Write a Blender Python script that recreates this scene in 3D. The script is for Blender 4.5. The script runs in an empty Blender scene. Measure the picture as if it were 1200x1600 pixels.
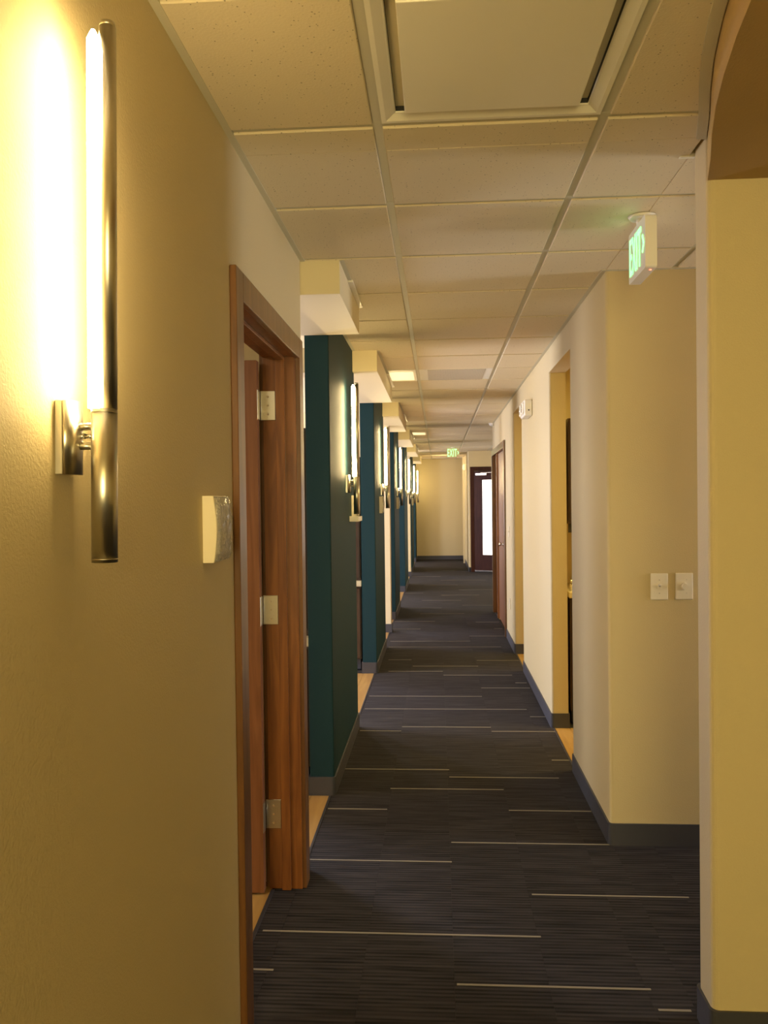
import bpy, bmesh, math, random
from mathutils import Vector, Matrix
random.seed(7)
SC = bpy.context.scene
COL = SC.collection

# ------------------------------------------------------------------ camera
HC = 2.613                      # ceiling height
cam_d = bpy.data.cameras.new('camera')
cam = bpy.data.objects.new('camera', cam_d); COL.objects.link(cam)
yaw, pit, rol = .0658, .0153, -.0124
cy, sy, cp, sp = math.cos(yaw), math.sin(yaw), math.cos(pit), math.sin(pit)
fw = Vector((-sy*cp, cy*cp, -sp)); rt = Vector((cy, sy, 0)); up = rt.cross(fw)
r2 = rt*math.cos(rol) + up*math.sin(rol); u2 = up*math.cos(rol) - rt*math.sin(rol)
m = Matrix((r2, u2, -fw)).transposed().to_4x4(); m.translation = (0, 0, 1.5882)
cam.matrix_world = m
cam_d.sensor_fit = 'VERTICAL'; cam_d.sensor_height = 32.0; cam_d.lens = 1290.27/1600*32.0
cam_d.clip_start = .05; cam_d.clip_end = 100
SC.camera = cam

# ------------------------------------------------------------------ world, exposure
w = bpy.data.worlds.new('world'); SC.world = w; w.use_nodes = True
w.node_tree.nodes['Background'].inputs[0].default_value = (1.0, .80, .42, 1)
w.node_tree.nodes['Background'].inputs[1].default_value = .05
SC.view_settings.view_transform = 'Standard'; SC.view_settings.look = 'None'
SC.view_settings.gamma = 1; SC.view_settings.exposure = 0.35
SC.view_settings.use_curve_mapping = False
SC.cycles.max_bounces = 8; SC.cycles.diffuse_bounces = 5

# light levels
TUBE = 78.0
WARM = (1.0, .74, .36)
DAY = (1.0, 1.02, 1.28)
def area(name, loc, size, sizey, power, color, direction):
    d = bpy.data.lights.new(name, 'AREA'); d.shape = 'RECTANGLE'; d.size = size; d.size_y = sizey
    d.energy = power; d.color = color
    o = bpy.data.objects.new(name, d); COL.objects.link(o); o.location = loc
    o.rotation_euler = Vector(direction).to_track_quat('-Z', 'Y').to_euler()
    return o
# daylight through the windows of the rooms on the left (lamp at each window opening)
OPEN = [(3.50, 4.39), (5.72, 7.50), (8.78, 10.87), (12.10, 14.10), (15.45, 17.85), (19.2, 20.8)]
WINS = []
for i, (a, b) in enumerate(OPEN):
    c = (a+b)/2; hw = min(.62, (b-a)/2-.1)
    if i == 2: c, hw = 9.45, .5
    WINS.append((c-hw, c+hw))
    area('window_daylight', (-3.80, c, 1.45), 2*hw, 1.5, [15, 110, 75, 85, 90, 60][i], DAY, (1, 0, 0))
# warm general lighting behind the camera and in the right-hand rooms
area('lobby_light', (.15, -2.7, 1.6), 1.2, 1.6, 74, (1.0, .83, .38), (.14, 1, .02))
area('lobby_downlight', (.2, -1.4, 2.58), .9, .9, 8, (1.0, .72, .16), (0, .5, -1))
area('room_light', (2.2, 5.3, 2.55), .9, .9, 46, (1.0, .74, .24), (0, 0, -1))
area('room_light', (2.2, 8.0, 2.55), .9, .9, 46, (1.0, .74, .24), (0, 0, -1))
area('branch_daylight', (5.6, 3.25, 1.3), .8, 1.3, 70, (.93, .98, 1.12), (-1, 0, 0))
area('far_hall_light', (2.2, 14.5, 2.55), 1.2, 1.2, 85, (1.0, .78, .42), (-.3, .2, -1))
area('end_wall_fill', (.1, 19.3, 2.59), .5, .5, 16, (1.0, .76, .36), (0, .9, -1))  # added fill to brighten the end wall, no fixture modelled here
area('door_room_light', (-2.0, 1.6, 2.55), .8, .8, 30, (1.0, .86, .60), (0, 0, -1))

# ------------------------------------------------------------------ materials
def new_mat(name):
    mt = bpy.data.materials.new(name); mt.use_nodes = True
    nt = mt.node_tree; return mt, nt, nt.nodes['Principled BSDF']
def node(nt, t, **kw):
    n = nt.nodes.new(t)
    for k, v in kw.items(): setattr(n, k, v)
    return n
def paint(name, col, rough=.6, bump=.45, scale=220, spec=.35):
    mt, nt, b = new_mat(name)
    b.inputs['Base Color'].default_value = (*col, 1); b.inputs['Roughness'].default_value = rough
    b.inputs['Specular IOR Level'].default_value = spec
    tc = node(nt, 'ShaderNodeTexCoord'); nz = node(nt, 'ShaderNodeTexNoise'); nz.inputs['Scale'].default_value = scale
    nz.inputs['Detail'].default_value = 2
    bp = node(nt, 'ShaderNodeBump'); bp.inputs['Strength'].default_value = bump; bp.inputs['Distance'].default_value = .002
    nt.links.new(tc.outputs['Object'], nz.inputs['Vector']); nt.links.new(nz.outputs['Fac'], bp.inputs['Height'])
    nt.links.new(bp.outputs['Normal'], b.inputs['Normal'])
    return mt
def plain(name, col, rough=.5, metal=0, spec=.5):
    mt, nt, b = new_mat(name)
    b.inputs['Base Color'].default_value = (*col, 1); b.inputs['Roughness'].default_value = rough
    b.inputs['Metallic'].default_value = metal; b.inputs['Specular IOR Level'].default_value = spec
    tc = node(nt, 'ShaderNodeTexCoord'); nz = node(nt, 'ShaderNodeTexNoise'); nz.inputs['Scale'].default_value = 60
    mp = node(nt, 'ShaderNodeMapRange'); mp.inputs['To Min'].default_value = max(.02, rough-.04); mp.inputs['To Max'].default_value = rough+.04
    nt.links.new(tc.outputs['Object'], nz.inputs['Vector']); nt.links.new(nz.outputs['Fac'], mp.inputs['Value'])
    nt.links.new(mp.outputs['Result'], b.inputs['Roughness'])
    return mt
def emit(name, col, strength):
    mt, nt, b = new_mat(name)
    b.inputs['Base Color'].default_value = (.8, .8, .8, 1)
    b.inputs['Emission Color'].default_value = (*col, 1); b.inputs['Emission Strength'].default_value = strength
    return mt
def wood(name, c1, c2, rough=.35, stretch=(14, 14, 1.2), coat=.3, detail=5):
    mt, nt, b = new_mat(name)
    tc = node(nt, 'ShaderNodeTexCoord'); mp = node(nt, 'ShaderNodeMapping'); mp.inputs['Scale'].default_value = stretch
    oi = node(nt, 'ShaderNodeObjectInfo'); ad = node(nt, 'ShaderNodeVectorMath', operation='ADD')
    sc_ = node(nt, 'ShaderNodeVectorMath', operation='SCALE'); sc_.inputs['Scale'].default_value = 7
    nz = node(nt, 'ShaderNodeTexNoise'); nz.inputs['Scale'].default_value = 1.6; nz.inputs['Detail'].default_value = detail
    nz.inputs['Distortion'].default_value = 1.2
    cr = node(nt, 'ShaderNodeValToRGB'); cr.color_ramp.elements[0].position = .3; cr.color_ramp.elements[1].position = .72
    cr.color_ramp.elements[0].color = (*c1, 1); cr.color_ramp.elements[1].color = (*c2, 1)
    nt.links.new(oi.outputs['Random'], sc_.inputs[0]); nt.links.new(tc.outputs['Object'], ad.inputs[0]); nt.links.new(sc_.outputs[0], ad.inputs[1])
    nt.links.new(ad.outputs[0], mp.inputs['Vector']); nt.links.new(mp.outputs[0], nz.inputs['Vector'])
    nt.links.new(nz.outputs['Fac'], cr.inputs['Fac']); nt.links.new(cr.outputs['Color'], b.inputs['Base Color'])
    b.inputs['Roughness'].default_value = rough; b.inputs['Coat Weight'].default_value = coat; b.inputs['Coat Roughness'].default_value = .25
    return mt
def brushed(name, col, rough=.28):
    mt, nt, b = new_mat(name)
    b.inputs['Base Color'].default_value = (*col, 1); b.inputs['Metallic'].default_value = 1
    b.inputs['Roughness'].default_value = rough; b.inputs['Anisotropic'].default_value = .4
    tc = node(nt, 'ShaderNodeTexCoord'); mp = node(nt, 'ShaderNodeMapping'); mp.inputs['Scale'].default_value = (900, 900, 6)
    nz = node(nt, 'ShaderNodeTexNoise'); nz.inputs['Scale'].default_value = 1
    bp = node(nt, 'ShaderNodeBump'); bp.inputs['Strength'].default_value = .08; bp.inputs['Distance'].default_value = .0005
    nt.links.new(tc.outputs['Object'], mp.inputs['Vector']); nt.links.new(mp.outputs[0], nz.inputs['Vector'])
    nt.links.new(nz.outputs['Fac'], bp.inputs['Height']); nt.links.new(bp.outputs['Normal'], b.inputs['Normal'])
    return mt

M = {}
M['wall'] = paint('beige_wall_paint', (.61, .505, .285))
M['wall_near'] = M['wall']
M['white'] = paint('cream_ceiling_paint', (.77, .67, .43), bump=.1)
M['teal'] = paint('teal_wall_paint', (.011, .040, .052), rough=.6, bump=.35, spec=.15)
M['base'] = plain('charcoal_rubber_base', (.055, .055, .068), .45)
M['brown'] = paint('brown_soffit_paint', (.40, .26, .10), rough=.6)
M['gold'] = paint('ochre_soffit_paint', (.62, .42, .14), rough=.6)
M['grid'] = plain('ceiling_grid_enamel', (.56, .52, .38), .45)
M['gridlight'] = plain('white_trim_enamel', (.85, .80, .66), .35)
M['cherry'] = wood('cherry_stained_wood', (.13, .038, .008), (.29, .105, .022))
M['casing'] = wood('dark_cherry_casing_wood', (.10, .040, .012), (.20, .085, .024), rough=.3)
M['doorleaf'] = wood('red_brown_door_veneer', (.20, .075, .028), (.33, .135, .055), rough=.4)
M['darkwood'] = wood('dark_espresso_wood', (.030, .009, .006), (.055, .018, .012), rough=.45, coat=0)
M['darkwood'].node_tree.nodes['Principled BSDF'].inputs['Specular IOR Level'].default_value = .15
M['cabinet'] = wood('walnut_cabinet_laminate', (.035, .018, .010), (.075, .038, .02), rough=.4)
M['oak'] = wood('honey_oak_flooring', (.40, .23, .07), (.55, .34, .11), rough=.4, stretch=(10, .9, 10))
M['steel'] = brushed('brushed_nickel', (.62, .58, .49), .31)
M['chrome'] = brushed('satin_chrome', (.72, .70, .66), .2)
M['hinge'] = brushed('satin_nickel_hinge', (.60, .56, .46), .35)
M['cream'] = plain('cream_plastic', (.80, .71, .50), .4)
M['plastic'] = plain('ivory_plastic', (.84, .78, .64), .35)
M['dark'] = plain('dark_finish_and_slot_shade', (.02, .018, .015), .7)
M['signwhite'] = plain('white_sign_housing', (.82, .78, .70), .35)
M['counter'] = plain('pale_laminate_counter', (.62, .54, .34), .4)
M['strip'] = plain('carpet_transition_rubber', (.035, .035, .045), .5)
M['tube'] = emit('frosted_lamp_tube', (1.0, .745, .35), TUBE)
M['green'] = emit('green_exit_lettering', (.10, 1.0, .22), 1.7)
M['red'] = emit('red_indicator_light', (1.0, .08, .03), 3)
M['lens'] = emit('prismatic_light_lens', (1.0, .80, .42), .7)
M['daypane'] = emit('daylit_window_pane', (1.0, .97, .92), 2.2)

def tile_mat():
    mt, nt, b = new_mat('mineral_fibre_ceiling_tile')
    tc = node(nt, 'ShaderNodeTexCoord'); oi = node(nt, 'ShaderNodeObjectInfo')
    vo = node(nt, 'ShaderNodeTexVoronoi'); vo.inputs['Scale'].default_value = 70
    nz = node(nt, 'ShaderNodeTexNoise'); nz.inputs['Scale'].default_value = 28; nz.inputs['Detail'].default_value = 4
    mul = node(nt, 'ShaderNodeMath', operation='MULTIPLY')
    cr = node(nt, 'ShaderNodeValToRGB'); e = cr.color_ramp.elements
    e[0].position = .035; e[0].color = (.30, .24, .14, 1); e[1].position = .075; e[1].color = (.74, .635, .43, 1)
    nt.links.new(tc.outputs['Object'], vo.inputs['Vector']); nt.links.new(tc.outputs['Object'], nz.inputs['Vector'])
    nt.links.new(vo.outputs['Distance'], mul.inputs[0]); nt.links.new(nz.outputs['Fac'], mul.inputs[1])
    nt.links.new(mul.outputs[0], cr.inputs['Fac']); nt.links.new(cr.outputs['Color'], b.inputs['Base Color'])
    bp = node(nt, 'ShaderNodeBump'); bp.inputs['Strength'].default_value = .35; bp.inputs['Distance'].default_value = .002
    n2 = node(nt, 'ShaderNodeTexNoise'); n2.inputs['Scale'].default_value = 160
    nt.links.new(tc.outputs['Object'], n2.inputs['Vector']); nt.links.new(n2.outputs['Fac'], bp.inputs['Height'])
    nt.links.new(bp.outputs['Normal'], b.inputs['Normal']); b.inputs['Roughness'].default_value = .85
    return mt
M['tile'] = tile_mat()
def carpet_mat():
    mt, nt, b = new_mat('ribbed_charcoal_carpet')
    g = node(nt, 'ShaderNodeNewGeometry'); oi = node(nt, 'ShaderNodeObjectInfo')
    sx = node(nt, 'ShaderNodeSeparateXYZ'); nt.links.new(g.outputs['Position'], sx.inputs[0])
    # ribs run across the corridor; offset per tile
    nz = node(nt, 'ShaderNodeTexNoise'); nz.inputs['Scale'].default_value = 1; nz.inputs['Detail'].default_value = 3
    cx = node(nt, 'ShaderNodeCombineXYZ')
    a = node(nt, 'ShaderNodeMath', operation='MULTIPLY'); a.inputs[1].default_value = 4
    c = node(nt, 'ShaderNodeMath', operation='MULTIPLY'); c.inputs[1].default_value = 62
    d = node(nt, 'ShaderNodeMath', operation='MULTIPLY'); d.inputs[1].default_value = 50
    nt.links.new(sx.outputs['X'], a.inputs[0]); nt.links.new(sx.outputs['Y'], c.inputs[0]); nt.links.new(oi.outputs['Random'], d.inputs[0])
    nt.links.new(a.outputs[0], cx.inputs['X']); nt.links.new(c.outputs[0], cx.inputs['Y']); nt.links.new(d.outputs[0], cx.inputs['Z'])
    nt.links.new(cx.outputs[0], nz.inputs['Vector'])
    fine = node(nt, 'ShaderNodeTexNoise'); fine.inputs['Scale'].default_value = 500; nt.links.new(g.outputs['Position'], fine.inputs['Vector'])
    mx = node(nt, 'ShaderNodeMath', operation='MULTIPLY_ADD'); mx.inputs[1].default_value = .35
    w1 = node(nt, 'ShaderNodeMath', operation='MULTIPLY'); w1.inputs[1].default_value = 2*math.pi/.0203
    w2 = node(nt, 'ShaderNodeMath', operation='SINE'); w3 = node(nt, 'ShaderNodeMath', operation='MULTIPLY_ADD'); w3.inputs[1].default_value = .13
    nt.links.new(sx.outputs['Y'], w1.inputs[0]); nt.links.new(w1.outputs[0], w2.inputs[0]); nt.links.new(w2.outputs[0], w3.inputs[0]); nt.links.new(nz.outputs['Fac'], w3.inputs[2])
    nt.links.new(fine.outputs['Fac'], mx.inputs[0]); nt.links.new(w3.outputs[0], mx.inputs[2])
    cr = node(nt, 'ShaderNodeValToRGB'); e = cr.color_ramp.elements
    e[0].position = .40; e[0].color = (.0045, .0038, .0045, 1); e[1].position = .95; e[1].color = (.044, .039, .044, 1)
    nt.links.new(mx.outputs[0], cr.inputs['Fac'])
    hs = node(nt, 'ShaderNodeHueSaturation'); mr = node(nt, 'ShaderNodeMapRange'); mr.inputs['To Min'].default_value = .95; mr.inputs['To Max'].default_value = 1.05
    nt.links.new(oi.outputs['Random'], mr.inputs['Value']); nt.links.new(mr.outputs[0], hs.inputs['Value'])
    nt.links.new(cr.outputs['Color'], hs.inputs['Color']); nt.links.new(hs.outputs['Color'], b.inputs['Base Color'])
    bp = node(nt, 'ShaderNodeBump'); bp.inputs['Strength'].default_value = .5; bp.inputs['Distance'].default_value = .003
    nt.links.new(mx.outputs[0], bp.inputs['Height']); nt.links.new(bp.outputs['Normal'], b.inputs['Normal'])
    b.inputs['Roughness'].default_value = .9; b.inputs['Specular IOR Level'].default_value = .25
    return mt
M['carpet'] = carpet_mat()
M['accent'] = plain('pale_carpet_yarn', (.26, .235, .20), .85)
def perf_mat():
    mt, nt, b = new_mat('perforated_grille_metal')
    tc = node(nt, 'ShaderNodeTexCoord'); vo = node(nt, 'ShaderNodeTexVoronoi'); vo.inputs['Scale'].default_value = 75; vo.inputs['Randomness'].default_value = 0
    cr = node(nt, 'ShaderNodeValToRGB'); e = cr.color_ramp.elements
    e[0].position = .30; e[0].color = (.06, .05, .04, 1); e[1].position = .40; e[1].color = (.60, .53, .40, 1)
    nt.links.new(tc.outputs['Object'], vo.inputs['Vector']); nt.links.new(vo.outputs['Distance'], cr.inputs['Fac'])
    nt.links.new(cr.outputs['Color'], b.inputs['Base Color']); b.inputs['Roughness'].default_value = .5
    return mt
M['perf'] = perf_mat()
def wrap_mat():
    mt, nt, b = new_mat('crinkled_clear_film')
    b.inputs['Base Color'].default_value = (.9, .88, .82, 1); b.inputs['Roughness'].default_value = .12
    b.inputs['Transmission Weight'].default_value = .85; b.inputs['IOR'].default_value = 1.35
    tc = node(nt, 'ShaderNodeTexCoord'); nz = node(nt, 'ShaderNodeTexNoise'); nz.inputs['Scale'].default_value = 34; nz.inputs['Detail'].default_value = 3
    nz.inputs['Distortion'].default_value = 2
    bp = node(nt, 'ShaderNodeBump'); bp.inputs['Strength'].default_value = 1; bp.inputs['Distance'].default_value = .02
    nt.links.new(tc.outputs['Object'], nz.inputs['Vector']); nt.links.new(nz.outputs['Fac'], bp.inputs['Height']); nt.links.new(bp.outputs['Normal'], b.inputs['Normal'])
    return mt
M['wrap'] = wrap_mat()
def frosted():
    mt, nt, b = new_mat('frosted_daylit_glass')
    tc = node(nt, 'ShaderNodeTexCoord'); sx = node(nt, 'ShaderNodeSeparateXYZ'); nt.links.new(tc.outputs['Object'], sx.inputs[0])
    nz = node(nt, 'ShaderNodeTexNoise'); nz.inputs['Scale'].default_value = 3; nt.links.new(tc.outputs['Object'], nz.inputs['Vector'])
    mr = node(nt, 'ShaderNodeMapRange'); mr.inputs['To Min'].default_value = 1.5; mr.inputs['To Max'].default_value = 2.0
    nt.links.new(nz.outputs['Fac'], mr.inputs['Value']); nt.links.new(mr.outputs[0], b.inputs['Emission Strength'])
    b.inputs['Emission Color'].default_value = (1, .96, .90, 1); b.inputs['Roughness'].default_value = .5
    return mt
M['frost'] = frosted()

# ------------------------------------------------------------------ mesh helpers
class MB:
    """collects shapes for ONE mesh object"""
    def __init__(s): s.bm = bmesh.new()
    def box(s, x0, x1, y0, y1, z0, z1, bev=0, seg=2, axis=None):
        vs = [s.bm.verts.new((x, y, z)) for x in (x0, x1) for y in (y0, y1) for z in (z0, z1)]
        F = [(0, 1, 3, 2), (4, 6, 7, 5), (0, 4, 5, 1), (2, 3, 7, 6), (0, 2, 6, 4), (1, 5, 7, 3)]
        fs = [s.bm.faces.new([vs[i] for i in f]) for f in F]
        if bev:
            es = set(e for f in fs for e in f.edges)
            if axis is not None:
                es = [e for e in es if abs((e.verts[0].co-e.verts[1].co)[axis]) > 1e-6]
            bmesh.ops.bevel(s.bm, geom=list(es), offset=bev, segments=seg, affect='EDGES', profile=.5)
        return s
    def cyl(s, p0, p1, r, n=24, r1=None, caps=True):
        p0, p1 = Vector(p0), Vector(p1); d = (p1-p0).normalized()
        a = d.orthogonal().normalized(); b = d.cross(a); r1 = r if r1 is None else r1
        A = [s.bm.verts.new(p0+(a*math.cos(t)+b*math.sin(t))*r) for t in [2*math.pi*i/n for i in range(n)]]
        B = [s.bm.verts.new(p1+(a*math.cos(t)+b*math.sin(t))*r1) for t in [2*math.pi*i/n for i in range(n)]]
        for i in range(n):
            f = s.bm.faces.new((A[i], A[(i+1) % n], B[(i+1) % n], B[i])); f.smooth = True
        if caps: s.bm.faces.new(A[::-1]); s.bm.faces.new(B)
        return s
    def prism(s, poly, z0, z1):
        A = [s.bm.verts.new((x, y, z0)) for x, y in poly]; B = [s.bm.verts.new((x, y, z1)) for x, y in poly]
        n = len(poly)
        for i in range(n): s.bm.faces.new((A[i], A[(i+1) % n], B[(i+1) % n], B[i]))
        s.bm.faces.new(A[::-1]); s.bm.faces.new(B); return s
    def mesh(s, name, mat):
        bmesh.ops.recalc_face_normals(s.bm, faces=s.bm.faces)
        me = bpy.data.meshes.new(name); s.bm.to_mesh(me); s.bm.free(); me.materials.append(M[mat] if isinstance(mat, str) else mat)
        return me
def link(name, me, parent=None, loc=(0, 0, 0)):
    o = bpy.data.objects.new(name, me); COL.objects.link(o); o.location = loc
    if parent: o.parent = parent
    return o
def obj(name, mb, mat, parent=None, loc=(0, 0, 0)):
    return link(name, mb.mesh(name, mat), parent, loc)
def thing(name, label, cat, loc=(0, 0, 0), rz=0, group=None):
    o = bpy.data.objects.new(name, None); COL.objects.link(o); o.location = loc; o.rotation_euler = (0, 0, rz)
    o.empty_display_size = .05
    o['label'] = label; o['category'] = cat
    if group: o['group'] = group
    return o
def struct(name, mb, mat, label=None, cat=None):
    o = obj(name, mb, mat); o['kind'] = 'structure'
    if label: o['label'] = label
    if cat: o['category'] = cat
    return o
def dup(root, loc, label):
    r = root.copy(); COL.objects.link(r); r.location = loc; r['label'] = label
    def rec(src, par):
        for ch in list(src.children):
            c = ch.copy(); COL.objects.link(c); c.parent = par; rec(ch, c)
    rec(root, r)
    return r
def rounded(x0, x1, y0, y1, corners, r=.016, n=5):
    """rectangle plan with chosen corners rounded; corners subset of 'll','lr','ur','ul'"""
    P = []
    for key, cx_, cy_, a0 in (('ll', x0, y0, math.pi), ('lr', x1, y0, 1.5*math.pi), ('ur', x1, y1, 0), ('ul', x0, y1, .5*math.pi)):
        if key in corners:
            ox = cx_ + (r if cx_ == x0 else -r); oy = cy_ + (r if cy_ == y0 else -r)
            for i in range(n+1):
                t = a0 + .5*math.pi*i/n; P.append((ox+r*math.cos(t), oy+r*math.sin(t)))
        else: P.append((cx_, cy_))
    return P

XL, XR = -.575, .764
XLB, XRB = -.705, .877          # back faces of the corridor walls
YE, YF, YR = 21.6, 17.9, 11.6   # end wall, far facing wall, where the right wall stops

# ------------------------------------------------------------------ floor
fl = struct('floor', MB().box(-4.1, 6.0, -3.1, 22, -.12, -.010), 'dark', 'dark ribbed carpet corridor floor with oak boards in the side openings', 'floor')
CX = [-.58+.3075*k for k in range(0, 13)]
def add_carpet(x0, x1, y0, y1):
    return obj('carpet', MB().box(x0, x1, y0, y1, -.010, 0), 'carpet', fl)
add_carpet(-.575, .80, -3, 1.9)
add_carpet(-.595, .80, 11.13, 11.6); add_carpet(-.595, 3.4, 11.6, 17.9); add_carpet(-.595, .65, 17.9, 21.6)
add_carpet(.80, 3.4, -3, 2.42); add_carpet(2.495, 6.0, 2.55, 3.8)
TL = .6096
tm = {}
def carpet_tile(x0, x1, y0, y1):
    k = (round(x1-x0, 4), round(y1-y0, 4))
    if k not in tm: tm[k] = MB().box(.0003, k[0]-.0003, .0003, k[1]-.0003, -.010, 0).mesh('carpet_tile', 'carpet')
    link('carpet_tile', tm[k], fl, (x0, y0, random.uniform(-.0003, 0)))
def lay(xs, y0, y1, off):
    for i in range(len(xs)-1):
        y = y0 - (off[i % 2])*TL
        while y < y1-1e-4:
            a, b = max(y, y0), min(y+TL, y1)
            if b-a > .01: carpet_tile(xs[i], xs[i+1], a, b)
            y += TL
cols = [-.595]+CX[1:5]+[.775]
lay(cols, 1.9, 11.13, (0, .5))
lay([.775, .9575, 1.265, 1.5725, 1.88, 2.1875, 2.495], 2.42, 3.85, (.25, .75))
obj('carpet', MB().box(-.685, -.5955, 2.30, 3.33, -.010, 0), 'carpet', fl)
S = """0.042 0.764 3.802;-0.595 0.041 3.596;0.356 0.97 3.311;-0.665 0.352 2.991;-0.665 -0.575 2.74;0.043 0.665 2.684;0.661 0.76 2.577;-0.585 -0.279 4.198;0.34 0.753 4.204;-0.28 0.337 4.503;-0.568 0.046 4.826;0.045 0.662 4.699;0.666 0.796 5.02;-0.555 -0.271 5.628;-0.271 0.346 5.733;0.344 0.788 5.634;-0.575 0.644 6.223;0.645 0.755 6.016;-0.574 0.331 6.626;0.341 0.745 6.926;0.641 0.739 7.12;0.029 0.641 7.426;-0.477 0.024 7.587;-0.259 0.358 7.822;0.358 0.775 8.102;-0.51 -0.282 8.132;-0.552 0.65 8.837;-0.552 0.338 9.196;0.337 0.76 9.533;-0.579 -0.235 10.06;0.66 0.76 10.094;-0.585 -0.058 10.691;0.459 0.76 10.618;-.27 .34 11.4;-.58 .03 12.0;.34 .95 12.3;-.27 .34 12.9;.03 .65 13.6;-.58 -.27 13.9;.34 1.2 14.4;-.27 .34 15.2;.03 .9 16.1;-.58 .03 16.9;-.27 .34 18.2"""
for s in S.split(';'):
    a, b, y = map(float, s.split())
    obj('accent_stripe', MB().box(a, b, y-.0045, y+.0045, -.004, .0012), 'accent', fl)
# oak boards beyond the openings
def boards(x0, x1, y0, y1, wdt=.105):
    x = x0
    while x < x1-1e-3:
        b = min(x+wdt, x1)
        obj('floor_board', MB().box(x+.0008, b-.0008, y0, y1, -.010, -.0005, .0008, 1), 'oak', fl); x = b
RB = [(4.83, 5.73), (7.60, 8.45)]
for a, b in OPEN: boards(-1.12, -.603, a, b)
obj('floor_board', MB().box(-3.9, -1.122, 3.5, 21.6, -.010, -.0005), 'oak', fl)
boards(-1.22, -.697, 2.3, 3.34); obj('floor_board', MB().box(-3.9, -1.222, -.5, 3.4, -.010, -.0005), 'oak', fl)
for a, b in RB: boards(.783, 1.31, a, b)
obj('floor_board', MB().box(1.312, 3.4, 3.93, 11.5, -.010, -.0005), 'oak', fl)
boards(.783, 1.31, 10.9, 11.5)
for a, b in OPEN: obj('transition_strip', MB().box(-.604, -.593, a, b, -.010, .002, .0008, 1), 'strip', fl)
obj('transition_strip', MB().box(-.699, -.684, 2.33, 3.31, -.010, .003, .001, 1), 'strip', fl)
for a, b in RB+[(11.0, 11.5)]: obj('transition_strip', MB().box(.772, .783, a, b, -.010, .002, .0008, 1), 'strip', fl)

# ------------------------------------------------------------------ ceiling
ce = struct('ceiling', MB().box(-.72, 6.0, -3.1, 22, 2.634, 2.75), 'white', 'suspended ceiling of speckled square tiles in a metal grid', 'ceiling')
xl, y0g = -.154, 2.2646
gx = [xl+TL*k for k in range(-1, 10)]
gy = [y0g+TL*k for k in range(-8, 32)]
regions = [(XL, XR, -2.5, 2.42), (XL, XR, 2.42, YR), (XL, 3.4, YR, YF), (XL, .65, YF, YE), (XR, 6.0, 2.55, 3.8)]
gap = .013
skip = {(0, -1), (0, 7), (-1, 7), (-1, 17)}
tmesh = {}
for i in range(len(gx)-1):
    for j in range(len(gy)-1):
        if (i-1, j-8) in skip: continue
        for (a, b, c, d) in regions:
            x0, x1 = max(gx[i], a), min(gx[i+1], b); y0, y1 = max(gy[j], c), min(gy[j+1], d)
            if x1-x0 < .05 or y1-y0 < .05: continue
            if c == -2.5 and gx[i] > .4 and y1 < 1.6: continue
            gl = gap if x0 == gx[i] else .0; gr = gap if x1 == gx[i+1] else .0
            gb = gap if y0 == gy[j] else 0; gt = gap if y1 == gy[j+1] else 0
            W, D = round(x1-x0-gl-gr, 4), round(y1-y0-gb-gt, 4)
            if (W, D) not in tmesh: tmesh[(W, D)] = MB().box(0, W, 0, D, 2.606, 2.625, .0025, 1).mesh('ceiling_tile', 'tile')
            link('ceiling_tile', tmesh[(W, D)], ce, (x0+gl, y0+gb, random.uniform(-.0012, .0005)))
for k, x in enumerate(gx[1:]):
    if x > 3.3 and False: continue
    if x < XR: segs = [(-2.5, YE if x < .65 else YF)]
    elif x < 3.4: segs = [(2.55, 3.8), (YR, YF)]
    else: segs = [(2.55, 3.8)]
    for a, b in segs:
        obj('main_runner', MB().box(x-.0125, x+.0125, a, b, 2.6125, 2.632), 'grid', ce)
for j, y in enumerate(gy):
    for (a, b, c, d) in regions:
        if c < y < d: obj('cross_tee', MB().box(a, b, y-.0125, y+.0125, 2.6120, 2.630), 'grid', ce)
# wall angle along the walls
for (x0, x1, y0, y1) in [(XL, XL+.02, -2.5, 3.5), (XR-.02, XR, 3.8, YR), (XR-.02, 5.9, 3.78, 3.8), (XL, XL+.02, 4.39, 5.63), (XL, XL+.02, 7.5, 8.68), (XL, XL+.02, 10.87, 12.1), (XL, XL+.02, 14.1, 15.4)]:
    obj('wall_angle', MB().box(x0, x1, y0, y1, 2.604, 2.6135), 'grid', ce)
obj('wall_angle', MB().box(.735, .78, 2.545, 2.56, 2.603, 2.6135), 'gridlight', ce)

# soffits over the left-hand openings
SOFF = [(3.50, 4.36), (5.63, 7.47), (8.68, 10.75), (12.15, 13.95), (15.3, 17.2), (18.9, 20.6)]
ZS = 2.463
for i, (a, b) in enumerate(SOFF):
    mb = MB().box(-.95, -.407, a, b, ZS, 2.6325)
    struct('ceiling_soffit', mb, 'white', ['boxed cream soffit over the opening right after the timber doorway', 'second cream soffit along the left side, past the first teal pier', 'third cream soffit along the left side, past the second teal pier', 'fourth cream soffit along the left side', 'fifth cream soffit along the left side', 'last cream soffit along the left side before the end wall'][i], 'soffit')
    obj('wall_angle', MB().box(-.407, -.389, a, b, 2.603, 2.6135), 'grid', ce)
    c = a + (b-a)*.62 if i else 3.9
    obj('trim_insert', MB().box(-.406, -.384, c-.08, b-.02, 2.596, 2.607), 'gridlight', ce)
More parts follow.
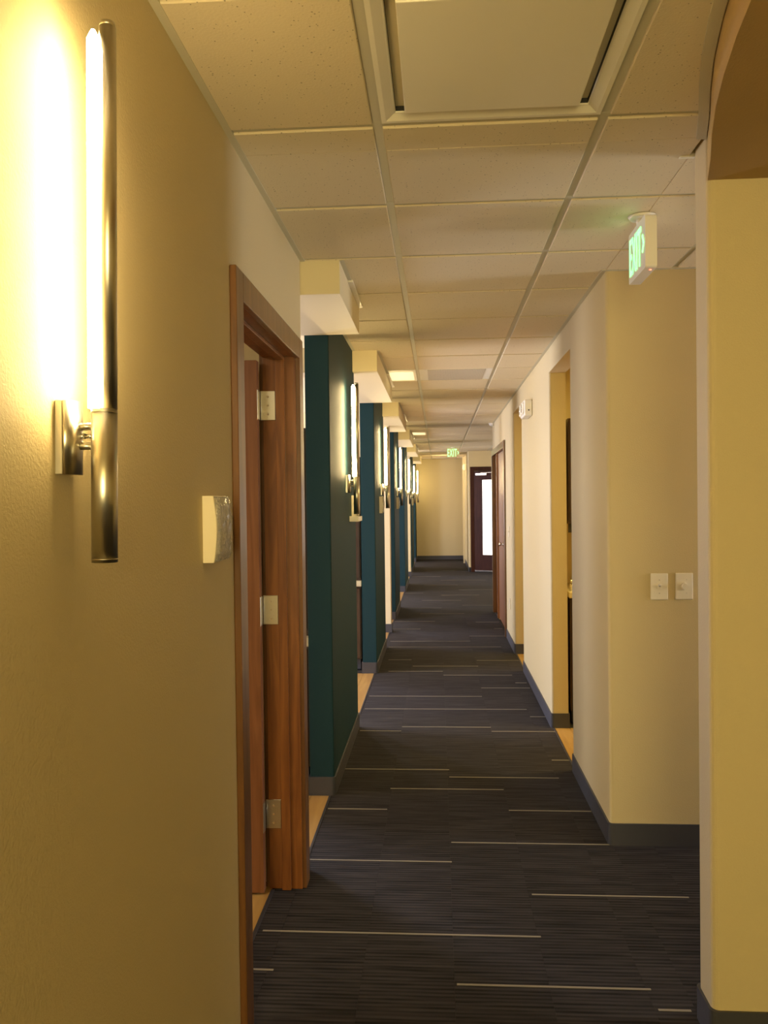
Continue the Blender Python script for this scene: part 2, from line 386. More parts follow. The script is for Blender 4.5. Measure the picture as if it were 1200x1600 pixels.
# curved soffit at the right above the camera side
cur = [(.775, 2.42), (.735, 2.27), (.690, 2.12), (.650, 1.97), (.618, 1.82), (.592, 1.67), (.572, 1.52), (.552, 1.30), (.540, 1.0), (.540, .6), (.56, .2), (.60, -.2), (.66, -.6), (.75, -1.0)]
poly = cur+[(3.4, -1.0), (3.4, 2.42)]
cs = MB(); n = len(poly)
A = [cs.bm.verts.new((x, y, 2.485)) for x, y in poly]; B = [cs.bm.verts.new((x, y, 2.6325)) for x, y in poly]
cs.bm.faces.new(A[::-1])
cs.bm.faces.new(B)
struct_cs = None
for i in range(n):
    f = cs.bm.faces.new((A[i], A[(i+1) % n], B[(i+1) % n], B[i]))
    if i < len(cur)-1: f.material_index = 1; f.smooth = True
me = cs.mesh('ceiling_curved_soffit', 'brown'); me.materials.append(M['gold'])
o = link('ceiling_curved_soffit', me); o['kind'] = 'structure'; o['label'] = 'brown curved dropped soffit with an ochre edge at the upper right'; o['category'] = 'soffit'
tr = MB()
pts = [(x-.003, y) for x, y in cur]; out = [(x-.032, y-.004) for x, y in cur]
for i in range(len(cur)-1):
    q = [pts[i], out[i], out[i+1], pts[i+1]]
    tr.prism(q, 2.600, 2.6125)
obj('curved_trim', tr, 'grid', ce)

# ------------------------------------------------------------------ walls
ZW = 2.634
def wall(name, polys, boxes, mat, label, cat='wall'):
    mb = MB()
    for p in polys: mb.prism(p, -.01, ZW)
    for b in boxes: mb.box(*b)
    return struct(name, mb, mat, label, cat)
# left: solid run with the doorway
wall('wall_left', [rounded(XLB, XL, -3, 2.345, ()), rounded(XLB, XL, 3.345, 3.50, ('ur',))],
     [(XLB, XL, 2.345, 3.345, 2.19, ZW)], 'wall', 'beige textured wall at the left holding the large sconce and the timber doorway')
PIERS = [(4.39, 5.72), (7.50, 8.78), (10.87, 12.10), (14.10, 15.45), (17.85, 19.2), (20.8, 21.6)]
pl = ['teal wall pier nearest the timber doorway', 'second teal wall pier from the doorway', 'third teal wall pier from the doorway, past the cream partition end', 'fourth teal wall pier from the doorway', 'fifth teal wall pier from the doorway', 'last teal wall pier, touching the end wall']
for i, (a, b) in enumerate(PIERS):
    wall('wall_pier', [rounded(XLB, XL, a, b, ('lr', 'ur'), .008)], [], 'teal', pl[i])
wall('wall_partition', [rounded(-1.6, XL, 9.82, 9.95, ('lr', 'ur'), .008)], [], 'white', 'cream partition end between the second and third teal piers')
wall('wall_partition', [rounded(-1.6, XL, 16.9, 17.03, ('lr', 'ur'), .008)], [], 'white', 'narrow cream partition end far down the left side')
# room shells on the left
wall('wall_rooms_left', [rounded(-4.02, -3.9, -.6, 21.7, ())], [], 'white', 'pale outer wall of the rooms behind the left openings')
wall('wall_room_divider', [rounded(-3.9, XLB, 3.40, 3.50, ())], [], 'white', 'pale wall dividing the room behind the timber door')
wall('wall_room_back', [rounded(-3.9, XLB, -.6, -.5, ())], [], 'white', 'pale wall closing the room behind the timber door')
struct('ceiling_rooms', MB().box(-4.02, -.70, -.6, 21.7, 2.72, 2.80), 'white', 'plain white ceiling of the left rooms', 'ceiling')
# right side
wall('wall_right', [rounded(XR, XRB, 3.80, 4.83, ('ll', 'ul')), rounded(XR, XRB, 5.73, 7.60, ('ll', 'ul')), rounded(XR, XRB, 8.45, 9.50, ('ll',)), rounded(XR, XRB, 11.55, YR+.05, ('ul',))],
     [(XR, XRB, 4.81, 5.75, 2.44, ZW), (XR, XRB, 7.58, 8.47, 2.44, ZW), (XR, XRB, 9.5, 11.55, 2.19, ZW)], 'wall', 'beige right wall of the corridor with two plain openings')
wall('wall_branch', [rounded(XRB, 6.0, 3.80, 3.93, ())], [], 'wall', 'beige wall facing the camera with the two switches')
wall('wall_near_right', [rounded(.775, 3.5, 2.42, 2.55, ('ll', 'ul'), .022)], [], 'wall', 'beige wall end close to the camera at the right edge')
wall('wall_branch_near', [rounded(3.5, 6.0, 2.42, 2.55, ())], [], 'wall', 'beige side wall of the branch corridor')
wall('wall_branch_end', [rounded(5.9, 6.0, 2.55, 3.8, ())], [], 'wall', 'beige end wall of the branch corridor')
wall('wall_room_right', [rounded(3.4, 3.5, -3, 2.42, ()), rounded(3.4, 3.5, 3.93, 18, ())], [], 'wall', 'beige outer wall of the right-hand rooms')
wall('wall_room_right_divider', [rounded(XRB, 3.4, YR-.05, YR+.05, ())], [], 'wall', 'beige wall closing the right-hand rooms')
wall('wall_behind', [rounded(-.7, 3.5, -3.1, -3, ())], [], 'wall', 'beige wall behind the camera')
wall('wall_far', [rounded(.65, .76, YF, YE, ('ll',)), rounded(1.66, 3.4, YF, YF+.12, ())],
     [(.76, 1.66, YF, YF+.12, 2.2, ZW)], 'wall', 'beige wall around the dark glazed door at the far end')
wall('wall_end', [rounded(-.705, .9, YE, YE+.1, ())], [], 'wall', 'beige end wall at the bottom of the corridor')
wall('wall_rooms_end', [rounded(-3.9, -.7, YE, YE+.1, ())], [], 'white', 'pale end wall of the left rooms')

# baseboards
bb = .008; HB = .10
def base(name, rects, label, h=HB):
    mb = MB()
    for r in rects: mb.prism(rounded(*r[:4], r[4] if len(r) > 4 else (), .02), 0, h)
    struct(name, mb, 'base', label, 'baseboard')
base('baseboard_left', [(XLB+.02, XL+bb, 3.425, 3.50+bb, ('ur',))], 'charcoal rubber base under the short wall end after the timber doorway')
for i, (a, b) in enumerate(PIERS):
    base('baseboard_pier', [(XLB-bb, XL+bb, a-bb, min(b+bb, 21.595), ('lr',))], 'charcoal rubber base around the '+pl[i].replace('wall ', '').split(',')[0])
base('baseboard_partition', [(-1.6, XL+bb, 9.82-bb, 9.95+bb)], 'charcoal rubber base around the cream partition end between second and third piers')
base('baseboard_partition', [(-1.6, XL+bb, 16.9-bb, 17.03+bb)], 'charcoal rubber base around the far narrow cream partition end')
base('baseboard_right', [(XR-bb, XRB+bb, 3.80-bb, 4.83+bb, ('ll', 'ul')), (XR-bb, XRB+bb, 5.73-bb, 7.60+bb, ('ll', 'ul')), (XR-bb, XRB+bb, 8.45-bb, 9.44, ('ll',))], 'charcoal rubber base along the right corridor wall')
base('baseboard_branch', [(XRB+bb, 5.9, 3.80-bb, 3.82)], 'charcoal rubber base under the wall with the two switches')
base('baseboard_near_right', [(.775-bb, 3.4, 2.42-bb, 2.55+bb, ('ll', 'ul'))], 'charcoal rubber base around the near wall end at the right edge')
base('baseboard_end', [(-.57, .65, YE-bb, YE+.01)], 'charcoal rubber base along the end wall')
base('baseboard_far', [(.65-bb, .68, YF-bb, YE-bb), (.66, .70, YF-bb, YF+.01)], 'charcoal rubber base beside the dark glazed door')

# ------------------------------------------------------------------ left timber doorway (door_1)
def box_obj(name, args, mat, par, bev=0, seg=2): return obj(name, MB().box(*args, bev, seg), mat, par)
d1 = bpy.data.objects.new('door_1', None); COL.objects.link(d1); d1.location = (XL, 2.8, 0)
d1['kind'] = 'structure'; d1['label'] = 'cherry-stained doorway in the left wall with its door swung open'; d1['category'] = 'doorway'
def D(x0, x1, y0, y1, z0, z1): return (x0-XL, x1-XL, y0-2.8, y1-2.8, z0, z1)
XC = XL+.020
box_obj('casing', D(XL, XC, 2.281, 2.365, 0, 2.249), 'casing', d1, .003)
box_obj('casing', D(XL, XC, 3.328, 3.412, 0, 2.249), 'casing', d1, .003)
box_obj('casing', D(XL, XC, 2.365, 3.328, 2.165, 2.249), 'casing', d1, .003)
box_obj('jamb', D(XLB-.002, XL+.004, 3.320, 3.345, 0, 2.19), 'cherry', d1, .002)
box_obj('jamb', D(XLB-.002, XL+.004, 2.345, 2.370, 0, 2.19), 'cherry', d1, .002)
box_obj('jamb', D(XLB-.002, XL+.004, 2.370, 3.320, 2.170, 2.19), 'cherry', d1, .002)
box_obj('door_stop', D(-.652, -.616, 3.306, 3.3205, 0, 2.170), 'cherry', d1, .002)
box_obj('door_stop', D(-.652, -.616, 2.3695, 2.384, 0, 2.170), 'cherry', d1, .002)
box_obj('door_stop', D(-.652, -.616, 2.384, 3.306, 2.157, 2.1705), 'cherry', d1, .002)
box_obj('casing', D(XLB-.018, XLB, 3.333, 3.412, 0, 2.249), 'casing', d1, .003)
lf = box_obj('door_leaf', D(-1.66, -.718, 3.262, 3.306, .008, 2.150), 'doorleaf', d1, .002)
lf['label'] = 'red-brown veneer door leaf swung open into the side room'
for z in (1.915, 1.085, .25):
    mb = MB().box(*D(-.716, -.655, 3.3155, 3.3215, z, z+.118), .001, 1)
    h = obj('hinge', mb, 'hinge', d1)
    h['label'] = 'satin metal butt hinge'
    k = MB().cyl((-.722-XL, 3.300-2.8, z), (-.722-XL, 3.300-2.8, z+.118), .0065, 16)
    for q in (.25, .5, .75): k.cyl((-.722-XL, 3.300-2.8, z+.118*q-.001), (-.722-XL, 3.300-2.8, z+.118*q+.001), .0072, 16)
    obj('hinge_knuckle', k, 'hinge', h)
    mb = MB().box(*D(-.7185, -.715, 3.263, 3.300, z, z+.118), .001, 1); obj('hinge_plate', mb, 'hinge', h)
    sc_ = MB()
    for q in (.2, .5, .8): sc_.cyl((-.685-XL, 3.3156-2.8, z+.118*q), (-.685-XL, 3.3145-2.8, z+.118*q), .0045, 12)
    obj('hinge_screw', sc_, 'chrome', h)

# ------------------------------------------------------------------ right-hand timber door (door_2)
d2 = bpy.data.objects.new('door_2', None); COL.objects.link(d2); d2.location = (XR, 10.5, 0)
d2['kind'] = 'structure'; d2['label'] = 'cherry timber door and frame in the right wall with a small bright knob'; d2['category'] = 'doorway'
def E_(x0, x1, y0, y1, z0, z1): return (x0-XR, x1-XR, y0-10.5, y1-10.5, z0, z1)
XC2 = XR-.020
box_obj('casing', E_(XC2, XR, 9.44, 9.52, 0, 2.245), 'casing', d2, .003)
box_obj('casing', E_(XC2, XR, 11.53, 11.61, 0, 2.245), 'casing', d2, .003)
box_obj('casing', E_(XC2, XR, 9.52, 11.53, 2.165, 2.245), 'casing', d2, .003)
box_obj('jamb', E_(XR-.004, XRB, 9.50, 9.525, 0, 2.19), 'cherry', d2, .002)
box_obj('jamb', E_(XR-.004, XRB, 11.525, 11.55, 0, 2.19), 'cherry', d2, .002)
box_obj('jamb', E_(XR-.004, XRB, 9.525, 11.525, 2.17, 2.19), 'cherry', d2, .002)
box_obj('mullion', E_(XR, XRB, 10.94, 10.99, 0, 2.17), 'cherry', d2, .002)
b_ = box_obj('door_leaf', E_(.790, .835, 9.53, 10.935, .008, 2.165), 'doorleaf', d2, .002)
b_ = box_obj('side_panel', E_(.835, .870, 10.99, 11.52, .008, 2.165), 'casing', d2, .002)
kn = MB().cyl((.790-XR, -.29, 1.02), (.762-XR, -.29, 1.02), .012, 16).cyl((.762-XR, -.29, 1.02), (.735-XR, -.29, 1.02), .026, 20, .020)
kn.cyl((.790-XR, -.29, 1.02), (.785-XR, -.29, 1.02), .032, 20)
k_ = obj('door_knob', kn, 'chrome', d2); k_['label'] = 'small bright metal knob'

# ------------------------------------------------------------------ far glazed door (door_3)
d3 = bpy.data.objects.new('door_3', None); COL.objects.link(d3); d3.location = (.76, YF, 0)
d3['kind'] = 'structure'; d3['label'] = 'dark timber door with a tall frosted glass pane at the far end, ajar'; d3['category'] = 'doorway'
box_obj('casing', (-.07, .015, -.02, 0, 0, 2.265), 'darkwood', d3, .003)
box_obj('casing', (.885, .97, -.02, 0, 0, 2.265), 'darkwood', d3, .003)
box_obj('casing', (.015, .885, -.02, 0, 2.18, 2.265), 'darkwood', d3, .003)
box_obj('jamb', (0, .02, 0, .12, 0, 2.2), 'darkwood', d3, .002)
box_obj('jamb', (.88, .90, 0, .12, 0, 2.2), 'darkwood', d3, .002)
box_obj('jamb', (.02, .88, 0, .12, 2.18, 2.2), 'darkwood', d3, .002)
lf = MB(); W_ = .86
lf.box(0, .17, -.022, .022, .01, 2.165, .002, 1).box(W_-.17, W_, -.022, .022, .01, 2.165, .002, 1)
lf.box(.17, W_-.17, -.022, .022, .01, .36, .002, 1).box(.17, W_-.17, -.022, .022, 1.99, 2.165, .002, 1)
leaf = obj('door_leaf', lf, 'darkwood', d3, (.02, -.01, 0)); leaf.rotation_euler = (0, 0, math.radians(-22))
g_ = obj('glass_pane', MB().box(.168, W_-.168, -.006, .006, .358, 1.992), 'frost', leaf); g_['label'] = 'frosted pane glowing with daylight'
bd = MB()
for a in ((.17, .182, .36, 1.99), (W_-.182, W_-.17, .36, 1.99), (.182, W_-.182, .36, .372), (.182, W_-.182, 1.978, 1.99)):
    bd.box(a[0], a[1], -.030, -.006, a[2], a[3])
obj('glazing_bead', bd, 'darkwood', leaf)
cl = MB().box(.05, .30, -.075, -.024, 2.075, 2.125, .004, 2)
c_ = obj('door_closer', cl, 'steel', leaf); c_['label'] = 'grey metal door closer'
obj('closer_arm', MB().box(.16, .42, -.060, -.045, 2.128, 2.138, .002, 1), 'steel', leaf)
obj('door_sweep', MB().box(.0, W_, -.030, -.0225, .012, .04), 'chrome', leaf)
# daylit exterior/vestibule behind the door
wall('wall_vestibule', [rounded(.6, 3.4, 20.3, 20.4, ())], [], 'white', 'pale wall beyond the glazed door')

# ------------------------------------------------------------------ windows of the left rooms
for i, (a, b) in enumerate(WINS):
    t = bpy.data.objects.new('window_%d' % (i+1), None); COL.objects.link(t); t.location = (-3.9, (a+b)/2, 1.45)
    t['kind'] = 'structure'; t['label'] = 'bright white-framed window in the outer wall of the left rooms'; t['category'] = 'window'; t['group'] = 'windows of the left rooms'
    hw = (b-a)/2
    fr = MB().box(0, .05, -hw-.05, -hw, -.8, .8).box(0, .05, hw, hw+.05, -.8, .8).box(0, .05, -hw, hw, .75, .8).box(0, .05, -hw, hw, -.8, -.75).box(0, .04, -.015, .015, -.75, .75)
    obj('window_frame', fr, 'gridlight', t)
    obj('window_pane', MB().box(.004, .012, -hw, hw, -.75, .75), 'daypane', t)

# ------------------------------------------------------------------ wall sconces
SZ = 1.688                                             # height of the bracket centre
sconces = [(1.235, 'large brushed metal tube sconce glowing on the near left wall beside the doorway'),
           (5.15, 'slender glowing tube sconce on the first teal pier'), (8.30, 'slender glowing tube sconce on the second teal pier'),
           (11.55, 'slender glowing tube sconce on the third teal pier'), (14.95, 'slender glowing tube sconce on the fourth teal pier'),
           (18.0, 'slender glowing tube sconce on the fifth teal pier'), (21.0, 'last glowing tube sconce, right before the end wall')]
def make_sconce(y, label):
    t = thing('wall_sconce', label, 'wall light', (XL, y, SZ), 0, 'tube sconces along the left walls')
    bm = MB()   # D-shaped back plate
    bm.box(0, .012, -.026, .026, -.056, .056, .001, 1)
    prof = [(.012+.017*math.cos(a_), .026*math.sin(a_)) for a_ in [math.pi*(k/20-.5) for k in range(21)]]
    bm.prism(prof, -.056, .056)
    for f in bm.bm.faces:
        if abs(f.normal.z) < .5 and len(f.verts) == 4 and min(v.co.x for v in f.verts) > .0119: f.smooth = True
    obj('back_plate', bm, 'steel', t)
    off = .066
    for z in (.018, -.012):
        obj('bracket_arm', MB().cyl((.02, 0, z), (off-.015, 0, z), .0060, 20), 'steel', t)
    obj('thumb_screw', MB().cyl((.026, 0, .003), (.036, 0, .003), .0045, 16).cyl((.036, 0, .003), (.050, 0, .003), .0035, 16), 'chrome', t)
    lo = MB().cyl((off, 0, -.190), (off, 0, .044), .0195, 40)
    b2 = obj('lower_cylinder', lo, 'steel', t)
    for z in (-.1855, .0385): obj('end_ring', MB().cyl((off, 0, z), (off, 0, z+.0015), .0199, 40), 'hinge', t)
    obj('rod', MB().cyl((off+.0072, 0, .044), (off+.0072, 0, .622), .0128, 32), 'steel', t)
    obj('rod_cap', MB().cyl((off+.0072, 0, .622), (off+.0072, 0, .630), .0128, 32, .0105), 'steel', t)
    tb = MB().cyl((off-.0155, 0, .046), (off-.0155, 0, .606), .0096, 20, caps=False).cyl((off-.0155, 0, .606), (off-.0155, 0, .620), .0096, 20, .003)
    l = obj('lamp_tube', tb, 'tube', t); l['label'] = 'glowing frosted glass tube'
    return t
proto = make_sconce(*sconces[0])
for y, l in sconces[1:]: dup(proto, (XL, y, SZ), l)
proto.rotation_euler = (0, .0145, 0)
br = dup(proto, (2.35, 2.55, SZ), 'tube sconce on the far side of the near right wall, in the branch corridor'); br.rotation_euler = (0, 0, math.radians(90))

# ------------------------------------------------------------------ film-wrapped call panels on the left walls
def bulged(x0, x1, y0, y1, z0, z1, bulge, n=10, jitter=0, ny=6):
    """a panel whose front (+x) face bows outwards along its height"""
    mb = MB(); bm = mb.bm; G = []
    for i in range(n+1):
        row = []
        for j in range(ny+1):
            v = i/n; u = j/ny
            bx = x1 + bulge*math.sin(math.pi*v)*(.75+.25*math.sin(math.pi*u)) + (random.uniform(-jitter, jitter) if jitter else 0)
            row.append(bm.verts.new((bx, y0+(y1-y0)*u, z0+(z1-z0)*v)))
        G.append(row)
    for i in range(n):
        for j in range(ny):
            f = bm.faces.new((G[i][j], G[i][j+1], G[i+1][j+1], G[i+1][j])); f.smooth = jitter == 0
    back = {}
    rim = [(0, j) for j in range(ny+1)]+[(i, ny) for i in range(1, n+1)]+[(n, j) for j in range(ny-1, -1, -1)]+[(i, 0) for i in range(n-1, 0, -1)]
    R = [bm.verts.new((x0, G[i][j].co.y, G[i][j].co.z)) for i, j in rim]
    for k in range(len(rim)):
        i, j = rim[k]; i2, j2 = rim[(k+1) % len(rim)]
        bm.faces.new((G[i][j], R[k], R[(k+1) % len(rim)], G[i2][j2]))
    bm.faces.new(R[::-1])
    return mb
def make_panel(y, label):
    t = thing('call_panel', label, 'wall panel', (XL, y, 1.52), 0, 'cream wall panels beside the sconces')
    obj('housing', bulged(0, .026, -.062, .062, -.082, .082, .010), 'cream', t)
    obj('film_cover', bulged(.0262, .036, -.056, .060, -.078, .080, .010, 14, .0022, 9), 'wrap', t)
    obj('face_plate', MB().box(.030, .0345, -.045, .045, -.06, .06, .001, 1), 'plastic', t)
    return t
pp = make_panel(2.045, 'cream bowed wall panel in crinkled clear film beside the timber doorway')
for y, l in [(5.52, 'cream wall panel on the first teal pier just beyond its sconce'), (8.10, 'pale film-covered wall panel on the second teal pier below its sconce'),
             (11.40, 'small pale wall panel under the sconce of the third teal pier'), (17.85+.15, 'small pale wall panel under the fifth teal pier sconce')]:
    q = dup(pp, (XL, y, 1.535), l)
# chart rest below the first pier panel
t = thing('chart_holder', 'small white ledge under the panel on the first teal pier', 'holder', (XL, 5.45, 1.45))
obj('ledge', MB().box(0, .058, -.13, .13, -.004, 0, .001, 1), 'plastic', t)
obj('lip', MB().box(.054, .058, -.13, .13, 0, .028, .001, 1), 'plastic', t)
obj('end_stop', MB().box(0, .054, -.13, -.126, 0, .032, .001, 1), 'plastic', t)

# ------------------------------------------------------------------ light switches
def plate(t):
    mb = MB().box(-.0385, .0385, -.0065, 0, -.060, .060, .0035, 3); return obj('switch_plate', mb, 'plastic', t)
t = thing('light_switch', 'ivory toggle light switch, the left one of the pair on the beige wall', 'light switch', (.991, 3.80, 1.179))
plate(t)
obj('toggle_surround', MB().box(-.006, .006, -.0085, -.006, -.013, .013, .0008, 1), 'plastic', t)
tg = MB().box(-.0045, .0045, -.018, 0, -.005, .005, .001, 1); g = obj('toggle', tg, 'plastic', t, (0, -.006, .002)); g.rotation_euler = (math.radians(-28), 0, 0)
for z in (.030, -.030): obj('screw', MB().cyl((0, -.0063, z), (0, -.0073, z), .003, 12), 'hinge', t)
t = thing('dimmer_switch', 'ivory dimmer switch with a round knob, the right one of the pair', 'dimmer', (1.101, 3.80, 1.180))
plate(t)
obj('dial_base', MB().cyl((0, -.006, 0), (0, -.008, 0), .019, 28), 'plastic', t)
obj('dial_knob', MB().cyl((0, -.008, 0), (0, -.026, 0), .0155, 28, .0135), 'plastic', t)
for z in (.030, -.030): obj('screw', MB().cyl((.010, -.0063, z), (.010, -.0073, z), .002, 12), 'hinge', t)

# outlet low on the right wall
t = thing('wall_outlet', 'cream outlet plate low on the right wall just before the timber door', 'outlet', (XR, 9.0, .44), 0)
obj('outlet_plate', MB().box(-.006, 0, -.036, .036, -.058, .058, .003, 2), 'cream', t)
for z in (.022, -.022): obj('socket', MB().cyl((-.0055, 0, z), (-.0085, 0, z), .016, 20), 'plastic', t)
t = thing('wall_switch', 'pale switch plate high on the right wall just before the timber door', 'light switch', (XR, 9.02, 1.22), 0)
obj('switch_plate', MB().box(-.006, 0, -.036, .036, -.058, .058, .003, 2), 'cream', t)
obj('toggle', MB().box(-.014, -.0055, -.004, .004, -.004, .008, .001, 1), 'plastic', t)

# ------------------------------------------------------------------ emergency light high on the right wall
t = thing('emergency_light', 'white boxy emergency light high on the right corridor wall', 'emergency light', (XR, 6.86, 2.312))
obj('housing', MB().box(-.068, 0, -.15, .15, -.066, .066, .012, 3), 'signwhite', t)
for y in (-.085, .085):
    h = obj('lamp_head', MB().box(-.082, -.064, y-.045, y+.045, -.05, .045, .010, 3), 'plastic', t)
    obj('lens', MB().cyl((-.081, y, 0), (-.086, y, 0), .034, 24), 'chrome', h)
obj('test_button', MB().cyl((-.03, -.149, -.02), (-.03, -.154, -.02), .006, 12), 'dark', t)
obj('label_plate', MB().box(-.055, -.012, -.1515, -.1495, -.012, .035), 'gridlight', t)

t = thing('notification_strobe', 'small cream strobe high on the pale side wall near the corridor end', 'strobe', (.65, 19.6, 2.32))
obj('housing', MB().box(-.05, 0, -.09, .09, -.075, .075, .01, 2), 'signwhite', t)
obj('strobe_lens', MB().box(-.07, -.049, -.03, .03, -.05, .05, .008, 2), 'plastic', t)
t = thing('ceiling_sensor', 'small white dome sensor where the right wall stops', 'sensor', (.74, 11.3, 2.606))
dm = MB()
for k in range(5):
    a, b = math.pi/2*k/5, math.pi/2*(k+1)/5
    dm.cyl((0, 0, -.045*math.sin(a)), (0, 0, -.045*math.sin(b)), .045*math.cos(a), 20, max(.001, .045*math.cos(b)), caps=False)
obj('dome', dm, 'signwhite', t); obj('mounting_ring', MB().cyl((0, 0, 0), (0, 0, -.006), .050, 24), 'gridlight', t)

# ------------------------------------------------------------------ exit signs
def text_mesh(body, size, mat, name, parent, depth=.0015):
    cu = bpy.data.curves.new(name, 'FONT'); cu.body = body; cu.size = size; cu.align_x = 'CENTER'; cu.align_y = 'CENTER'; cu.extrude = depth; cu.offset = size*.004
    cu.space_character = 1.12
    o = bpy.data.objects.new(name, cu); COL.objects.link(o)
    bpy.context.view_layer.update()
    dg = bpy.context.evaluated_depsgraph_get(); me = bpy.data.meshes.new_from_object(o.evaluated_get(dg))
    bpy.data.objects.remove(o); me.materials.clear(); me.materials.append(M[mat])
    return link(name, me, parent)
def exit_sign(label, loc, rz, clear):
    """face towards local -Y; width along X"""
    t = thing('exit_sign', label, 'exit sign', loc, rz, None)
    Wd, Hd, Th = .125, (.175 if clear else .186), .040
    if clear: Th = .022
    obj('housing', MB().box(-Wd, Wd, 0, Th, -Hd, 0, .012 if not clear else .004, 4, axis=1), 'signwhite' if not clear else 'wall', t)
    tx = text_mesh('EXIT', .13, 'green', 'lettering', t)
    w0 = tx.dimensions.x; bpy.context.view_layer.update(); w0 = max(v.co.x for v in tx.data.vertices)-min(v.co.x for v in tx.data.vertices)
    h0 = max(v.co.y for v in tx.data.vertices)-min(v.co.y for v in tx.data.vertices); cy0 = (max(v.co.y for v in tx.data.vertices)+min(v.co.y for v in tx.data.vertices))/2; cx0 = (max(v.co.x for v in tx.data.vertices)+min(v.co.x for v in tx.data.vertices))/2
    s_x, s_z = (.184 if clear else .172)/w0, (.150 if clear else .135)/h0
    for v in tx.data.vertices:
        v.co = Vector(((v.co.x-cx0)*s_x, -v.co.z, (v.co.y-cy0)*s_z))
    tx.location = (-.018, -.0012, -Hd/2)
    ch = MB(); y0, y1 = -.0027, .0003
    def bar(a, b, th=.006):
        dx, dz = b[0]-a[0], b[1]-a[1]; L = math.hypot(dx, dz); nx, nz = -dz/L*th, dx/L*th
        vs = [ch.bm.verts.new((p[0]+s*nx, yy, p[1]+s*nz)) for yy in (y0, y1) for p, s in ((a, 1), (b, 1), (b, -1), (a, -1))]
        for f in ((0, 1, 2, 3), (7, 6, 5, 4), (0, 4, 5, 1), (1, 5, 6, 2), (2, 6, 7, 3), (3, 7, 4, 0)): ch.bm.faces.new([vs[i] for i in f])
    bar((.088, -Hd/2+.030), (.106, -Hd/2), .0055); bar((.106, -Hd/2), (.088, -Hd/2-.030), .0055)
    obj('chevron', ch, 'green', t)
    obj('canopy', MB().cyl((0, Th/2, .022 if not clear else .006), (0, Th/2, .032 if not clear else .019), .042, 32, .050).cyl((0, Th/2, -.001), (0, Th/2, .030), .02, 20), 'signwhite', t)
    obj('indicator_light', MB().cyl((Wd-.03, Th*.6, -Hd-.0025), (Wd-.03, Th*.6, -Hd+.001), .004, 12), 'red', t)
    return t
exit_sign('white exit sign with green letters hanging at the upper right, seen edge-on', (.731, 3.075, 2.573), math.radians(-90), False)
exit_sign('small green exit sign facing the camera at the far end of the ceiling', (.305, 16.5, 2.586), 0, True)

# ------------------------------------------------------------------ ceiling fittings
t = thing('air_diffuser', 'square cream panel air diffuser in the ceiling closest to the camera', 'air diffuser', (xl+TL/2, y0g-TL/2, 2.613))
H_ = TL/2-.013
fr = MB(); bm = fr.bm
rings = [(H_, -.006), (H_-.012, -.006), (H_-.034, .004), (.254, .005), (.252, .008), (.252, .075)]
prev = None
for r, z in rings:
    cur_ = [bm.verts.new((sx_*r, sy_*r, z)) for sx_, sy_ in ((-1, -1), (1, -1), (1, 1), (-1, 1))]
    if prev:
        for i in range(4):
            f = bm.faces.new((prev[i], prev[(i+1) % 4], cur_[(i+1) % 4], cur_[i]))
            if z > .02: f.material_index = 1  # slot walls and back coloured dark to stand for shade around the panel
    prev = cur_
f = bm.faces.new(prev); f.material_index = 1
me = fr.mesh('frame', 'gridlight'); me.materials.append(M['dark']); link('frame', me, t)
pn = MB().box(-.227, .224, -.268, .216, -.016, -.008, .0025, 2)
obj('face_panel', pn, 'gridlight', t)
for sx_ in (-1, 1):
    for sy_ in (-1, 1): obj('hanger', MB().cyl((sx_*.15, sy_*.15, -.008), (sx_*.15, sy_*.15, .07), .006, 10), 'grid', t)
t = thing('return_grille', 'dark perforated return air grille in the middle of the ceiling', 'grille', (xl+TL/2, y0g+7.5*TL, 2.613))
obj('frame', MB().box(-H_, H_, -H_, H_, -.006, .006, .002, 1), 'gridlight', t)
obj('perforated_panel', MB().box(-.225, .235, -H_+.01, H_-.01, -.009, -.0055), 'perf', t)
lp = []
for j, l in ((7, 'small rectangular recessed ceiling light next to the second soffit'), (17, 'small bright recessed ceiling light far down beside the soffits')):
    t = thing('recessed_light', l, 'ceiling light', (-.280, y0g+(j+.5)*TL, 2.613), 0, 'recessed ceiling lights by the soffits')
    fr = MB().box(-.127, -.105, -H_, H_, -.007, .01).box(.09, .113, -H_, H_, -.007, .01).box(-.105, .09, -H_, -.2, -.007, .01).box(-.105, .09, .285, H_, -.007, .01)
    obj('frame', fr, 'gridlight', t)
    obj('lens', MB().box(-.106, .091, -.202, .287, -.002, .004, .0015, 1), 'lens', t)

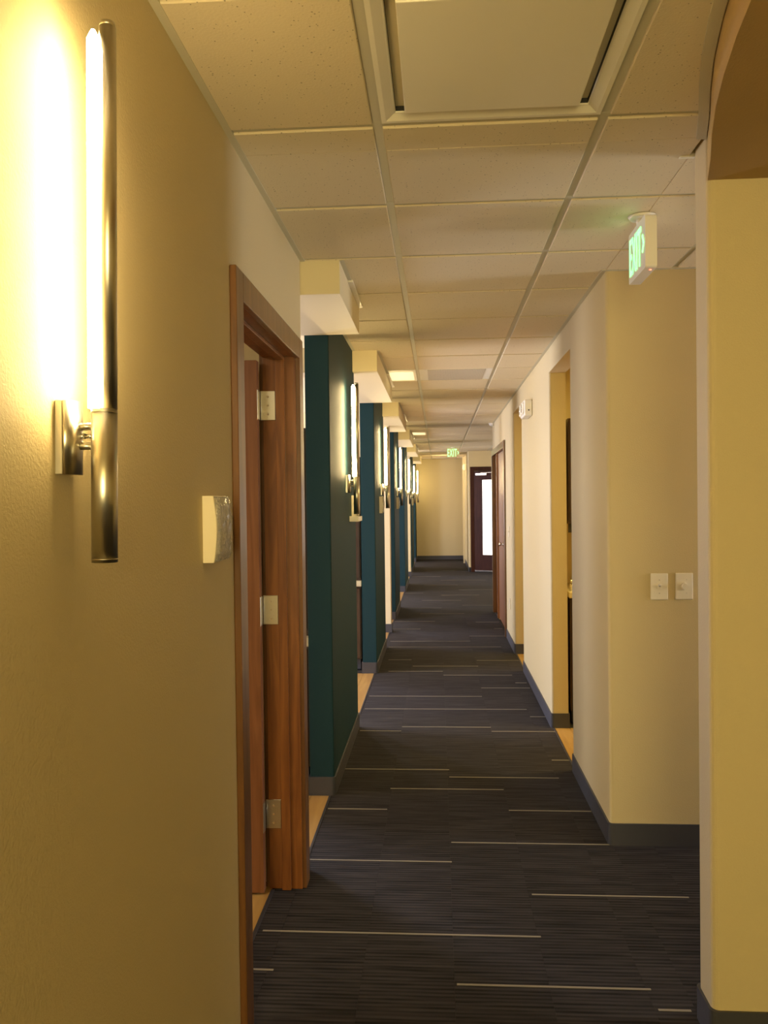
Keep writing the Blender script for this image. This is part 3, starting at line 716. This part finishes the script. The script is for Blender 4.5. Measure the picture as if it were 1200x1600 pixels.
# ------------------------------------------------------------------ furniture glimpsed through the openings
def tall_cabinet(y, label):
    t = thing('tall_cabinet', label, 'cabinet', (-.712, y, 0), 0, 'brown cabinets behind the teal piers')
    obj('body', MB().box(-.62, -.015, 0, .50, .10, 1.99, .003, 1), 'cabinet', t)
    obj('toe_kick', MB().box(-.60, -.03, .03, .48, 0, .10), 'base', t)
    for z0, z1 in ((.11, .76), (.86, 1.43), (1.435, 1.98)):
        obj('door', MB().box(-.61, -.025, -.016, 0, z0, z1, .002, 1), 'cabinet', t)
    obj('counter_ledge', MB().box(-.62, -.005, -.07, 0, .785, .835, .004, 2), 'counter', t)
    return t
pc = tall_cabinet(7.66, 'brown cabinet with a pale counter ledge, seen between the first and second teal piers')
dup(pc, (-.712, 4.55, 0), 'brown cabinet with a pale counter ledge, seen in the slit after the timber doorway')
dup(pc, (-.712, 14.3, 0), 'brown cabinet behind the fourth teal pier')

t = thing('base_cabinet', 'dark brown base cabinet with pale sink top inside the first right opening', 'cabinet', (.90, 5.84, 0))
obj('body', MB().box(0.01, .62, 0, .55, .09, .885, .002, 1), 'cabinet', t)
obj('toe_kick', MB().box(.02, .60, .03, .52, 0, .09), 'dark', t)
obj('door', MB().box(.02, .31, -.018, 0, .10, .87, .002, 1), 'cabinet', t); obj('door', MB().box(.315, .61, -.018, 0, .10, .87, .002, 1), 'cabinet', t)
obj('countertop', MB().box(.0, .64, -.04, .56, .885, .925, .005, 2), 'counter', t)
t = thing('faucet', 'small chrome faucet on the sink top inside the first right opening', 'faucet', (.935, 5.92, .925))
fa = MB().cyl((0, 0, 0), (0, 0, .05), .012, 16).cyl((0, 0, .05), (.0, -.07, .072), .008, 14).cyl((0, -.07, .072), (0, -.07, .055), .009, 14)
obj('spout', fa, 'chrome', t); obj('handle', MB().cyl((0, 0, .05), (.0, .02, .085), .006, 12), 'chrome', t)
t = thing('wall_cupboard', 'dark brown wall cupboard inside the first right opening', 'cupboard', (.90, 5.86, 1.34))
obj('body', MB().box(.01, .62, 0, .33, .06, .80, .002, 1), 'cabinet', t); obj('valance', MB().box(.01, .62, .0, .02, .0, .06), 'dark', t)
obj('door', MB().box(.02, .31, -.018, 0, .065, .79, .002, 1), 'cabinet', t); obj('door', MB().box(.315, .61, -.018, 0, .065, .79, .002, 1), 'cabinet', t)
wall('wall_room_right_inner', [rounded(XRB, 3.4, 6.42, 6.50, ())], [], 'wall', 'beige wall behind the cabinets in the first right room')
